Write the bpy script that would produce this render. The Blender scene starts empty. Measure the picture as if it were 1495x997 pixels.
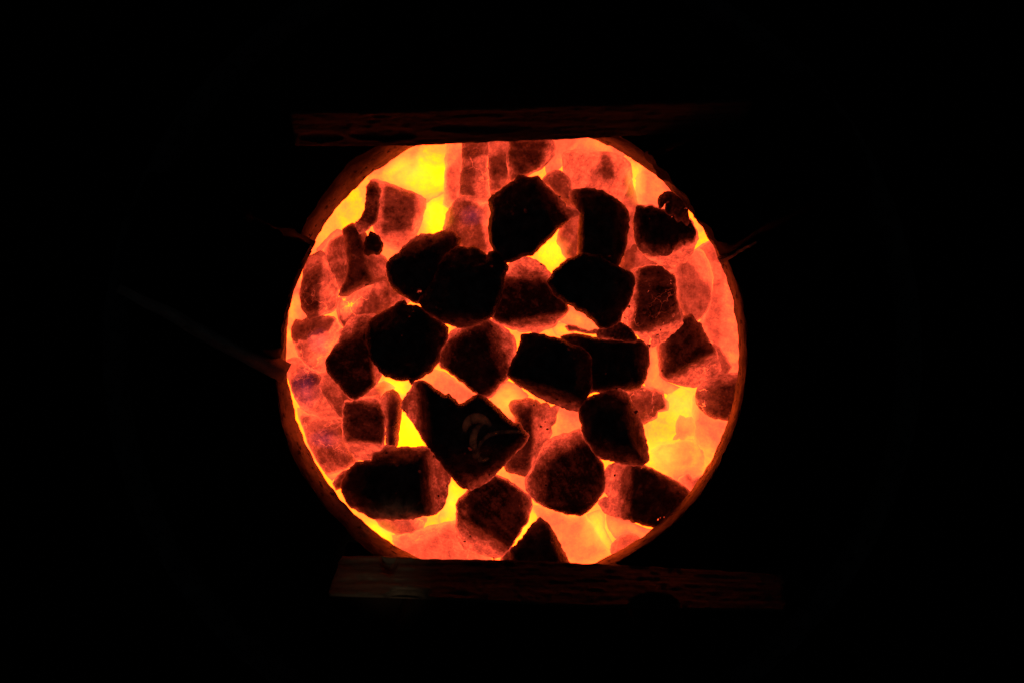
import bpy, bmesh, math, random
import numpy as np
from mathutils import Vector, noise
from mathutils.geometry import delaunay_2d_cdt

# ------------------------------------------------------------------ camera, world, exposure
scene = bpy.context.scene
COL = scene.collection
H = 1.0                      # camera height above the stove's top plate (metres)
S = 1.0 / 3000.0             # metres per picture unit on the top plate
PX, PY = 747.5, 498.5        # where the camera's axis meets the plate, in picture units

cam_data = bpy.data.cameras.new('camera')
cam = bpy.data.objects.new('camera', cam_data)
COL.objects.link(cam)
cam.location = (0, 0, H)
cam_data.sensor_width = 36.0
cam_data.lens = 36.0 * H / (1495 * S)
cam_data.clip_start = 0.01
cam_data.clip_end = 50
cam_data.dof.use_dof = True
cam_data.dof.focus_distance = H + 0.028
cam_data.dof.aperture_fstop = 8.0
scene.camera = cam

world = bpy.data.worlds.new('World')
scene.world = world
world.use_nodes = True
bg = world.node_tree.nodes['Background']
bg.inputs['Color'].default_value = (0.75, 0.85, 1.0, 1)
bg.inputs['Strength'].default_value = 0.004       # night: next to no light from outside

lamp_data = bpy.data.lights.new('bar_fill_spot', 'SPOT')        # added fill without a visible source, brightens the lower bar's left end
lamp = bpy.data.objects.new('bar_fill_spot', lamp_data)
COL.objects.link(lamp)
lamp.location = (-0.10, -0.22, 0.92)
lamp.rotation_euler = (Vector((-0.061, -0.1130, 0.045)) - Vector(lamp.location)).to_track_quat('-Z', 'Y').to_euler()
lamp_data.energy = 4.6
lamp_data.color = (1.0, 0.54, 0.31)
lamp_data.spot_size = math.radians(3.5)
lamp_data.spot_blend = 1.0
lamp_data.shadow_soft_size = 0.004

vs = scene.view_settings
vs.view_transform = 'Standard'
vs.look = 'None'
vs.exposure = 0.0
vs.gamma = 1.0
vs.use_curve_mapping = False
scene.cycles.use_denoising = True
scene.cycles.max_bounces = 6
scene.cycles.diffuse_bounces = 4
scene.cycles.volume_bounces = 1
scene.cycles.sample_clamp_indirect = 4.0

# ------------------------------------------------------------------ helpers
def P(px, py, z=0.0):
    """picture unit -> metres, for a point that stands at height z"""
    k = S * (H - z) / H
    return ((px - PX) * k, (PY - py) * k, z)

def tag(o, label=None, cat=None, group=None, kind=None):
    if label: o['label'] = label
    if cat: o['category'] = cat
    if group: o['group'] = group
    if kind: o['kind'] = kind
    return o

def mesh_obj(name, verts, faces, mat, parent=None, smooth=True, loc=(0, 0, 0)):
    me = bpy.data.meshes.new(name)
    me.from_pydata([tuple(v) for v in verts], [], [tuple(f) for f in faces])
    if smooth:
        me.polygons.foreach_set('use_smooth', [True] * len(me.polygons))
    me.update()
    bm = bmesh.new(); bm.from_mesh(me)
    bmesh.ops.recalc_face_normals(bm, faces=bm.faces)
    bm.to_mesh(me); bm.free()
    me.materials.append(mat)
    o = bpy.data.objects.new(name, me)
    COL.objects.link(o)
    o.location = loc
    if parent: o.parent = parent
    return o

def nz(x, y, z, f):
    return noise.noise(Vector((x * f, y * f, z * f)))

def fbm(x, y, z, f, oct=4):
    a, s, t = 1.0, 0.0, 0.0
    for i in range(oct):
        s += a * noise.noise(Vector((x * f + 3.7 * i, y * f - 1.3 * i, z * f + 7.1 * i)))
        t += a; a *= 0.5; f *= 2.1
    return s / t

# ------------------------------------------------------------------ materials
class NT:
    def __init__(self, name):
        self.mat = bpy.data.materials.new(name)
        self.mat.use_nodes = True
        self.t = self.mat.node_tree
        self.t.nodes.clear()
        self.out = self.t.nodes.new('ShaderNodeOutputMaterial')
    def n(self, typ, **kw):
        nd = self.t.nodes.new(typ)
        for k, v in kw.items(): setattr(nd, k, v)
        return nd
    def l(self, a, b): self.t.links.new(a, b)
    def val(self, sock, v):
        if hasattr(v, 'is_output'): self.l(v, sock)
        else: sock.default_value = v
    def m(self, op, a, b=0.0, c=0.0, clamp=False):
        nd = self.n('ShaderNodeMath', operation=op, use_clamp=clamp)
        self.val(nd.inputs[0], a); self.val(nd.inputs[1], b); self.val(nd.inputs[2], c)
        return nd.outputs[0]
    def noise(self, vec, scale, detail=4, rough=0.6, dist=0.0):
        nd = self.n('ShaderNodeTexNoise')
        self.l(vec, nd.inputs['Vector'])
        nd.inputs['Scale'].default_value = scale
        nd.inputs['Detail'].default_value = detail
        nd.inputs['Roughness'].default_value = rough
        nd.inputs['Distortion'].default_value = dist
        return nd.outputs['Fac']
    def mapr(self, v, a, b, c, d):
        nd = self.n('ShaderNodeMapRange')
        self.l(v, nd.inputs[0])
        for i, x in enumerate((a, b, c, d)): nd.inputs[i + 1].default_value = x
        return nd.outputs[0]
    def ramp(self, fac, stops):
        nd = self.n('ShaderNodeValToRGB')
        cr = nd.color_ramp
        while len(cr.elements) > 1: cr.elements.remove(cr.elements[0])
        cr.elements[0].position = stops[0][0]; cr.elements[0].color = (*stops[0][1], 1)
        for p, c in stops[1:]:
            e = cr.elements.new(p); e.color = (*c, 1)
        self.l(fac, nd.inputs[0])
        return nd.outputs['Color']

# what a coal of a given heat gives off (0 = cold, 1 = the hottest, yellow)
HEAT = [(0.00, (0, 0, 0)), (0.16, (0.004, 0.0002, 0.0)), (0.30, (0.045, 0.0028, 0.001)),
        (0.44, (0.23, 0.016, 0.006)), (0.56, (0.78, 0.060, 0.026)), (0.66, (1.9, 0.140, 0.048)),
        (0.75, (4.2, 0.27, 0.05)), (0.83, (7.0, 0.45, 0.045)), (0.91, (9.0, 0.72, 0.012)), (1.00, (11.0, 1.15, 0.0))]

def coal_material():
    t = NT('charcoal')
    tc = t.n('ShaderNodeTexCoord')
    oi = t.n('ShaderNodeObjectInfo')
    # every lump gets its own piece of the noise field
    off = t.n('ShaderNodeVectorMath', operation='SCALE')
    comb = t.n('ShaderNodeCombineXYZ')
    t.l(oi.outputs['Random'], comb.inputs[0]); t.l(oi.outputs['Random'], comb.inputs[1]); t.l(oi.outputs['Random'], comb.inputs[2])
    t.l(comb.outputs[0], off.inputs[0]); off.inputs['Scale'].default_value = 9.0
    add = t.n('ShaderNodeVectorMath', operation='ADD')
    t.l(tc.outputs['Object'], add.inputs[0]); t.l(off.outputs[0], add.inputs[1])
    v = add.outputs[0]
    def prop(name):
        a = t.n('ShaderNodeAttribute', attribute_type='OBJECT', attribute_name=name)
        return a.outputs['Fac']
    sep = t.n('ShaderNodeSeparateXYZ'); t.l(tc.outputs['Object'], sep.inputs[0])
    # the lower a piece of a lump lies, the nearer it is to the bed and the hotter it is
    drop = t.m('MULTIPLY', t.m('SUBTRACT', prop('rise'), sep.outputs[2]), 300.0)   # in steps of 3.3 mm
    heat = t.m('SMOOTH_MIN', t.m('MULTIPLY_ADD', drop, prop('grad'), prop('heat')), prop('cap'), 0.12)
    ba = t.n('ShaderNodeAttribute', attribute_type='GEOMETRY', attribute_name='facet_glow')
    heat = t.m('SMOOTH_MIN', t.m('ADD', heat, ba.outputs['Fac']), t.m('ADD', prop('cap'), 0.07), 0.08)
    rot = t.n('ShaderNodeVectorRotate', rotation_type='Z_AXIS'); t.l(v, rot.inputs['Vector'])
    t.l(t.m('MULTIPLY', oi.outputs['Random'], 40.0), rot.inputs['Angle'])
    mp = t.n('ShaderNodeMapping'); t.l(rot.outputs[0], mp.inputs['Vector']); mp.inputs['Scale'].default_value = (1.0, 0.12, 1.0)
    grain = t.noise(mp.outputs[0], 520.0, 5, 0.65)          # wood grain that survives in the char
    big = t.noise(v, 45.0, 3, 0.55, 0.6)
    mid = t.noise(v, 190.0, 5, 0.62)
    fine = t.noise(v, 900.0, 4, 0.7)
    heat = t.m('MULTIPLY_ADD', t.m('SUBTRACT', big, 0.5), prop('patch'), heat)
    heat = t.m('MULTIPLY_ADD', t.m('SUBTRACT', mid, 0.5), t.m('MULTIPLY', prop('tex'), 0.32), heat)
    heat = t.m('MULTIPLY_ADD', t.m('SUBTRACT', fine, 0.5), t.m('MULTIPLY', prop('tex'), 0.24), heat)
    heat = t.m('MULTIPLY_ADD', t.m('SUBTRACT', grain, 0.5), t.m('MULTIPLY', prop('tex'), 0.20), heat)
    # hot cracks in the ash skin
    wv = t.n('ShaderNodeVectorMath', operation='ADD')
    nd = t.n('ShaderNodeTexNoise'); t.l(v, nd.inputs['Vector']); nd.inputs['Scale'].default_value = 160; nd.inputs['Detail'].default_value = 4
    sc = t.n('ShaderNodeVectorMath', operation='SCALE'); t.l(nd.outputs['Color'], sc.inputs[0]); sc.inputs['Scale'].default_value = 0.011
    t.l(v, wv.inputs[0]); t.l(sc.outputs[0], wv.inputs[1])
    vo = t.n('ShaderNodeTexVoronoi', feature='DISTANCE_TO_EDGE'); t.l(wv.outputs[0], vo.inputs['Vector']); vo.inputs['Scale'].default_value = 85.0
    line = t.mapr(vo.outputs['Distance'], 0.0, 0.022, 0.8, 0.0)
    mask = t.mapr(t.noise(v, 55.0, 2), 0.47, 0.56, 0.0, 1.0)
    line = t.m('MULTIPLY', line, mask)
    heat = t.m('MULTIPLY_ADD', line, prop('crack'), heat)
    # scattered glowing specks
    vs_ = t.n('ShaderNodeTexVoronoi', feature='F1'); t.l(wv.outputs[0], vs_.inputs['Vector']); vs_.inputs['Scale'].default_value = 420.0
    speck = t.mapr(vs_.outputs['Distance'], 0.12, 0.3, 1.0, 0.0)
    smask = t.mapr(t.noise(v, 130.0, 3), 0.58, 0.66, 0.0, 1.0)
    heat = t.m('MAXIMUM', heat, t.m('MULTIPLY', t.m('MULTIPLY', speck, smask), t.m('MULTIPLY', prop('speck'), 1.9)))
    heat = t.m('MINIMUM', t.m('MAXIMUM', heat, 0.0), 1.0)
    em = t.ramp(heat, HEAT)
    # skin: black char with thin grey-brown ash
    ashm = t.m('MULTIPLY', t.mapr(mid, 0.38, 0.66, 0.25, 1.0), prop('ash'))
    mix = t.n('ShaderNodeMix', data_type='RGBA'); t.l(ashm, mix.inputs['Factor'])
    mix.inputs['A'].default_value = (0.014, 0.012, 0.011, 1); mix.inputs['B'].default_value = (0.34, 0.32, 0.29, 1)
    b = t.n('ShaderNodeBsdfPrincipled')
    t.l(mix.outputs['Result'], b.inputs['Base Color'])
    b.inputs['Roughness'].default_value = 0.85
    b.inputs['Specular IOR Level'].default_value = 0.25
    t.l(em, b.inputs['Emission Color']); b.inputs['Emission Strength'].default_value = 1.0
    hh = t.m('ADD', t.m('MULTIPLY', mid, 0.7), t.m('MULTIPLY', fine, 0.35))
    hh = t.m('MULTIPLY_ADD', grain, 0.5, hh)
    hh = t.m('SUBTRACT', hh, t.m('MULTIPLY', line, 0.5))
    bp = t.n('ShaderNodeBump'); bp.inputs['Distance'].default_value = 0.0022; bp.inputs['Strength'].default_value = 0.9
    t.l(hh, bp.inputs['Height']); t.l(bp.outputs[0], b.inputs['Normal'])
    t.l(b.outputs[0], t.out.inputs[0])
    t.mat.cycles.emission_sampling = 'NONE'     # the embers fill the view of all they light
    return t.mat

def plain_material(name, c1, c2, scale, rough=0.9, bump=0.001, spots=None, stretch=None, spec=0.2):
    t = NT(name)
    tc = t.n('ShaderNodeTexCoord')
    v = tc.outputs['Object']
    if stretch:
        mp = t.n('ShaderNodeMapping'); t.l(v, mp.inputs['Vector']); mp.inputs['Scale'].default_value = stretch
        v = mp.outputs[0]
    a = t.noise(v, scale, 6, 0.65, 0.4)
    f = t.noise(v, scale * 6, 4, 0.7)
    fac = t.mapr(t.m('ADD', t.m('MULTIPLY', a, 0.7), t.m('MULTIPLY', f, 0.3)), 0.36, 0.64, 0, 1)
    col = t.ramp(fac, [(0.0, c1), (1.0, c2)])
    if spots:
        sp = t.mapr(t.noise(v, scale * 2.3, 3, 0.6), 0.58, 0.66, 0, 1)
        mx = t.n('ShaderNodeMix', data_type='RGBA'); t.l(sp, mx.inputs['Factor']); t.l(col, mx.inputs['A']); mx.inputs['B'].default_value = (*spots, 1)
        col = mx.outputs['Result']
    b = t.n('ShaderNodeBsdfPrincipled')
    t.l(col, b.inputs['Base Color'])
    b.inputs['Roughness'].default_value = rough
    b.inputs['Specular IOR Level'].default_value = spec
    bp = t.n('ShaderNodeBump'); bp.inputs['Distance'].default_value = bump; bp.inputs['Strength'].default_value = 0.8
    t.l(t.m('ADD', a, t.m('MULTIPLY', f, 0.4)), bp.inputs['Height']); t.l(bp.outputs[0], b.inputs['Normal'])
    t.l(b.outputs[0], t.out.inputs[0])
    return t.mat

M_COAL = coal_material()
M_SOOT = plain_material('sooty_clay', (0.005, 0.0045, 0.004), (0.018, 0.015, 0.013), 60)
M_RIM = plain_material('baked_clay', (0.15, 0.13, 0.105), (0.55, 0.48, 0.39), 90, spots=(0.05, 0.035, 0.03))
def soot_rim(mat):
    t = mat.node_tree
    b = next(n for n in t.nodes if n.type == 'BSDF_PRINCIPLED')
    src = b.inputs['Base Color'].links[0].from_socket
    tc = t.nodes.new('ShaderNodeTexCoord'); sp = t.nodes.new('ShaderNodeSeparateXYZ'); t.links.new(tc.outputs['Object'], sp.inputs[0])
    no = t.nodes.new('ShaderNodeTexNoise'); no.inputs['Scale'].default_value = 26; no.inputs['Detail'].default_value = 5; t.links.new(tc.outputs['Object'], no.inputs['Vector'])
    ma = t.nodes.new('ShaderNodeMath'); ma.operation = 'MULTIPLY_ADD'; t.links.new(no.outputs['Fac'], ma.inputs[0]); ma.inputs[1].default_value = 0.034; t.links.new(sp.outputs[2], ma.inputs[2])
    mr = t.nodes.new('ShaderNodeMapRange'); t.links.new(ma.outputs[0], mr.inputs[0]); mr.inputs[1].default_value = 0.299; mr.inputs[2].default_value = 0.311
    mx = t.nodes.new('ShaderNodeMix'); mx.data_type = 'RGBA'; t.links.new(mr.outputs[0], mx.inputs['Factor']); t.links.new(src, mx.inputs['A']); mx.inputs['B'].default_value = (0.02, 0.015, 0.012, 1)
    t.links.new(mx.outputs['Result'], b.inputs['Base Color'])
soot_rim(M_RIM)
M_REST = plain_material('smoked_clay', (0.004, 0.004, 0.004), (0.012, 0.010, 0.009), 70)
M_WALL = plain_material('fired_clay', (0.35, 0.25, 0.18), (0.5, 0.38, 0.3), 60)
M_LIP = plain_material('dusty_clay_lip', (0.02, 0.02, 0.02), (0.12, 0.12, 0.11), 110, spots=(0.02, 0.02, 0.02))
M_BAR = plain_material('scorched_bar', (0.014, 0.014, 0.012), (0.125, 0.128, 0.105), 26, bump=0.0014, stretch=(0.35, 3.2, 3.2))
M_SOIL = plain_material('dark_soil', (0.006, 0.005, 0.005), (0.016, 0.014, 0.012), 20, bump=0.004)

# ------------------------------------------------------------------ the setting
def ground():
    n, R = 40, 1.6
    vs_, fs = [], []
    for j in range(n + 1):
        for i in range(n + 1):
            x = -R + 2 * R * i / n; y = -R + 2 * R * j / n
            vs_.append((x, y, -0.30 + 0.006 * fbm(x, y, 0, 4)))
    for j in range(n):
        for i in range(n):
            a = j * (n + 1) + i
            fs.append((a, a + 1, a + n + 2, a + n + 1))
    tag(mesh_obj('ground', vs_, fs, M_SOIL), 'dark bare ground around the clay stove', None, None, 'structure')
ground()

# ------------------------------------------------------------------ the clay stove
CX, CY = 748.0, 513.0
stove = bpy.data.objects.new('clay_stove', None)
COL.objects.link(stove)
sx, sy, _ = P(CX, CY)
stove.location = (sx, sy, -0.296)
tag(stove, 'large round dark clay stove with glowing charcoal in its fire hole', 'stove')

def interp(tab, a):
    a %= 360
    tab = tab + [(tab[0][0] + 360, tab[0][1])]
    for (a0, v0), (a1, v1) in zip(tab, tab[1:]):
        if a0 <= a <= a1:
            u = (a - a0) / (a1 - a0); u = u * u * (3 - 2 * u)
            return v0 + (v1 - v0) * u
    return tab[0][1]
# width of the scraped, bare-clay bevel round the hole (picture units) by bearing (0 = right, 90 = top)
BEVEL = [(0, 5), (15, 6), (25, 4), (50, 9), (62, 13), (75, 8), (90, 5), (104, 10), (118, 24), (128, 26), (145, 19), (165, 6), (188, 10), (200, 16), (220, 17), (238, 20), (255, 10), (275, 7), (300, 5), (320, 6), (345, 5)]

def ring(name, profile, mat, n=240, wob=0.0):
    """profile: function(angle_deg) -> list of (radius in metres, z)"""
    vs_, fs = [], []
    m = None
    for i in range(n):
        a = 2 * math.pi * i / n
        pr = profile(math.degrees(a))
        m = len(pr)
        for k, (r, z) in enumerate(pr):
            w = wob * fbm(math.cos(a) * 3, math.sin(a) * 3, k * 0.25, 5.0, 5) if wob else 0
            vs_.append(((r + w) * math.cos(a), (r + w) * math.sin(a), z + 0.296 + w * 0.6))
    for i in range(n):
        j = (i + 1) % n
        for k in range(m - 1):
            fs.append((i * m + k, i * m + k + 1, j * m + k + 1, j * m + k))
    return mesh_obj(name, vs_, fs, mat, stove)

def bevel_profile(a):
    w = interp(BEVEL, a) * S * (1 + 0.18 * nz(math.cos(math.radians(a)) * 2, math.sin(math.radians(a)) * 2, 0, 4))
    r0 = 334 * S * 1.012
    out = []
    for k in range(9):
        u = k / 8
        out.append((r0 + w * u ** 1.25, -0.024 + 0.0235 * u ** 0.8))
    return out
ring('rim', bevel_profile, M_RIM, 480, 0.0017)

def plate_profile(a):
    w = bevel_profile(a)[-1][0]
    R1 = 560 * S
    return [(w - 0.0002, -0.0012), (w + 0.001, 0.0), (w + 0.004, 0.0008), (w + (R1 - w) * 0.4, 0.0015), (R1 - 0.002, 0.001), (R1 + 0.0005, -0.0005)]
ring('top_plate', plate_profile, M_SOOT, 360, 0.0007)
ring('lip', lambda a: [(560 * S, -0.001), (566 * S, 0.004), (576 * S, 0.0055), (590 * S, 0.0045), (598 * S, 0.001), (600 * S, -0.006), (598 * S, -0.02)], M_LIP, 300, 0.0012)
ring('body', lambda a: [(0.1985, -0.018), (0.196, -0.05), (0.185, -0.14), (0.165, -0.24), (0.15, -0.292), (0.0, -0.294)], M_SOOT, 120, 0.0006)
ring('fire_wall', lambda a: [(334 * S * 1.012 + 0.0008, -0.0245), (0.1165, -0.030), (0.1215, -0.038), (0.126, -0.055), (0.126, -0.085), (0.118, -0.105), (0.05, -0.112), (0.0, -0.113)], M_WALL, 160, 0.0008)

def pot_rest(base, top, h):
    """a clay pot rest: rough block with sloping flanks, given by its foot and crown outlines in picture units"""
    def dense(poly, n):
        pts = [Vector((p[0], p[1])) for p in poly]
        L = [0]
        for i in range(len(pts)): L.append(L[-1] + (pts[(i + 1) % len(pts)] - pts[i]).length)
        out = []
        for k in range(n):
            d = L[-1] * k / n
            for i in range(len(pts)):
                if L[i] <= d <= L[i + 1]:
                    u = (d - L[i]) / (L[i + 1] - L[i])
                    out.append(pts[i].lerp(pts[(i + 1) % len(pts)], u)); break
        return out
    n = 120
    b = dense(base, n); c = dense(top, n)
    rows = 7
    vs_, fs = [], []
    for r in range(rows):
        u = r / (rows - 1)
        for k in range(n):
            q = b[k].lerp(c[k], u)
            z = -0.004 + (h + 0.004) * math.sin(u * math.pi / 2)
            x, y, _ = P(q.x, q.y, z)
            w = 0.0050 * fbm(x, y, z, 90, 5)
            vs_.append((x - sx + w, y - sy + w, z + 0.296 + w))
    for r in range(rows - 1):
        for k in range(n):
            fs.append((r * n + k, r * n + (k + 1) % n, (r + 1) * n + (k + 1) % n, (r + 1) * n + k))
    cxm = sum(q.x for q in c) / n; cym = sum(q.y for q in c) / n
    for r in range(1, 6):
        u = r / 6
        for k in range(n):
            x, y, _ = P(c[k].x + (cxm - c[k].x) * u, c[k].y + (cym - c[k].y) * u, h)
            vs_.append((x - sx, y - sy, h + 0.296 + 0.0015 * fbm(x, y, 0, 70)))
    for r in range(rows - 1, rows + 4):
        for k in range(n):
            fs.append((r * n + k, r * n + (k + 1) % n, (r + 1) * n + (k + 1) % n, (r + 1) * n + k))
    x, y, _ = P(cxm, cym, h)
    vs_.append((x - sx, y - sy, h + 0.296)); ci = len(vs_) - 1
    r = rows + 4
    for k in range(n): fs.append((r * n + k, r * n + (k + 1) % n, ci))
    return mesh_obj('pot_rest', vs_, fs, M_REST, stove)

pot_rest([(462, 352), (446, 385), (428, 425), (416, 462), (411, 500), (413, 522), (392, 526), (300, 474), (178, 408), (170, 375), (215, 245), (300, 275), (400, 325)],
         [(450, 362), (438, 390), (424, 428), (414, 462), (410, 492), (409, 508), (392, 510), (300, 460), (192, 400), (184, 372), (222, 262), (300, 290), (400, 340)], 0.026)
pot_rest([(938, 222), (968, 250), (1010, 300), (1050, 374), (1072, 372), (1115, 345), (1280, 270), (1250, 195), (1175, 100), (1080, 165), (960, 218)],
         [(950, 232), (972, 254), (1012, 304), (1046, 360), (1070, 355), (1110, 332), (1262, 258), (1235, 195), (1172, 118), (1080, 176), (968, 226)], 0.026)
pot_rest([(612, 826), (680, 842), (748, 850), (830, 842), (905, 818), (918, 826), (935, 900), (945, 1075), (820, 1105), (680, 1105), (560, 1075), (575, 900), (600, 835)],
         [(625, 838), (690, 852), (748, 857), (826, 851), (898, 830), (906, 838), (920, 905), (928, 1060), (816, 1088), (684, 1088), (578, 1060), (592, 905), (615, 845)], 0.026)

def ridge(path, w0, w1, z0, z1):
    """an added pale clay ridge that climbs away from the hole along the edge of a pot rest"""
    n, m = 40, 9
    vs_, fs = [], []
    p0, p1 = Vector(path[0]), Vector(path[1])
    d = (p1 - p0).normalized(); q = Vector((-d.y, d.x))
    for i in range(n + 1):
        u = i / n
        for k in range(m):
            v = k / (m - 1) * 2 - 1
            w = (w0 + (w1 - w0) * u) * 0.5
            pt = p0.lerp(p1, u) + q * (v * w + 3 * nz(u * 6, 1.3, path[0][0], 1.0))
            z = z0 + (z1 - z0) * u ** 0.6 - 0.012 * v * v + 0.0016 * fbm(u * 8, v * 2, path[0][0], 1.0, 4)
            x, y, _ = P(pt.x, pt.y, z)
            vs_.append((x - sx, y - sy, z + 0.296))
    for i in range(n):
        for k in range(m - 1):
            fs.append((i * m + k, i * m + k + 1, (i + 1) * m + k + 1, (i + 1) * m + k))
    return mesh_obj('ridge', vs_, fs, M_RIDGE, stove)
M_RIDGE = plain_material('firelit_clay', (0.20, 0.16, 0.13), (0.60, 0.50, 0.41), 80)  # ridges added and paled to stand in for firelight on the pot rest edges
ridge([(418, 546), (172, 421)], 32, 12, 0.004, 0.044)
ridge([(1050, 382), (1104, 352)], 13, 7, 0.003, 0.016)

# ------------------------------------------------------------------ the two flat bars across the hole
def bar(label, inner, outer, z0, z1, seed, notches, flip):
    """inner / outer: the two long edges in picture units, left to right; the face slopes up from inner to outer"""
    nx, ny = 240, 22
    loc = P((inner[0][0] + inner[-1][0]) / 2, (inner[0][1] + inner[-1][1]) / 2, z0)
    def along(poly, u):
        x0, x1 = poly[0][0], poly[-1][0]
        x = x0 + (x1 - x0) * u
        for (xa, ya), (xb, yb) in zip(poly, poly[1:]):
            if xa <= x <= xb: return x, ya + (yb - ya) * (x - xa) / (xb - xa)
        return poly[-1]
    vs_, fs = [], []
    rng = random.Random(seed)
    steps = [rng.uniform(-1, 1) for _ in range(ny + 1)]
    for i in range(nx + 1):
        u = i / nx
        ax, ay = along(inner, u); bx, by = along(outer, u)
        row = []
        for j in range(ny + 1):
            v = j / ny
            x = ax + (bx - ax) * v; y = ay + (by - ay) * v
            # split, fibrous layers: ledges that run along the bar and drift a little
            vv = v + 0.05 * nz(u * 5, seed, v * 2, 1.0)
            ledge = 0.0016 * fbm(u * 5, vv * 9, seed, 1.0, 3) + 0.0010 * nz(u * 22, vv * 20, seed, 1.0) + 0.0007 * nz(u * 80, vv * 30, seed, 1.0)
            z = z0 + (z1 - z0) * v + ledge
            edge = 2.2 * fbm(u * 30, j * 0.1, seed, 1.0, 4)
            if j == 0 or j == ny: y += edge
            for (nxp, nyp, rx, ry, dz) in notches:
                q = ((x - nxp) / rx) ** 2 + ((y - nyp) / ry) ** 2
                if q < 1.6: z -= dz * max(0.0, 1 - q / 1.6) ** 0.5
            endr = min(u, 1 - u) * 660
            xx = x + (9.0 * fbm(v * 7, u * 3, seed, 1.0, 3) * max(0.0, 1 - endr / 14))
            row.append(P(xx, y, z))
        # back and underside
        bz = z0 - 0.004
        row.append(P(bx, by + (2 if flip else -2), z1 - 0.006))
        row.append(P(bx, by + (1 if flip else -1), bz))
        row.append(P(ax, ay + (1 if flip else -1) * 2, bz))
        vs_ += [(p[0] - loc[0], p[1] - loc[1], p[2] - loc[2]) for p in row]
    m = ny + 4
    for i in range(nx):
        for j in range(m):
            k = (j + 1) % m
            fs.append((i * m + j, i * m + k, (i + 1) * m + k, (i + 1) * m + j))
    fs.append(tuple(range(m))); fs.append(tuple(nx * m + j for j in range(m)))
    o = mesh_obj('support_bar', vs_, fs, M_BAR, None, True, loc)
    return tag(o, label, 'bar', 'flat bars laid across the fire hole')

bar('dull brown rough bar with dark notch crossing lower edge of fire hole',
    [(499, 811), (560, 811), (610, 815), (690, 816), (745, 817), (880, 823), (1000, 829), (1142, 838)],
    [(480, 868), (560, 870), (620, 872), (740, 878), (860, 884), (980, 887), (1060, 889), (1146, 890)],
    0.029, 0.060, 3, [(568, 816, 10, 18, 0.010), (592, 874, 26, 12, 0.012), (955, 886, 30, 16, 0.014)], True)
bar('dark reddish brown bar crossing upper edge of fire hole',
    [(432, 214), (520, 214), (612, 213), (690, 209), (740, 207), (850, 203), (975, 196), (1080, 188)],
    [(424, 165), (520, 164), (600, 163), (700, 159), (800, 155), (950, 151), (1100, 147)],
    0.029, 0.060, 8, [(560, 196, 40, 7, 0.004), (700, 186, 60, 6, 0.003), (470, 200, 25, 6, 0.004)], False)

# ------------------------------------------------------------------ charcoal
def pip(px, py, poly):
    x0, y0 = poly[:, 0], poly[:, 1]
    x1, y1 = np.roll(x0, -1), np.roll(y0, -1)
    c = np.zeros(len(px), int)
    for a, b, d, e in zip(x0, y0, x1, y1):
        if b == e: continue
        cond = ((b > py) != (e > py)) & (px < (d - a) * (py - b) / (e - b) + a)
        c += cond
    return c % 2 == 1

def edge_dist(px, py, poly):
    d = np.full(len(px), 1e9)
    for i in range(len(poly)):
        a = poly[i]; b = poly[(i + 1) % len(poly)]
        ab = b - a; L = ab @ ab
        if L < 1e-9: continue
        t = np.clip(((px - a[0]) * ab[0] + (py - a[1]) * ab[1]) / L, 0, 1)
        d = np.minimum(d, np.hypot(px - a[0] - t * ab[0], py - a[1] - t * ab[1]))
    return d

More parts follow.
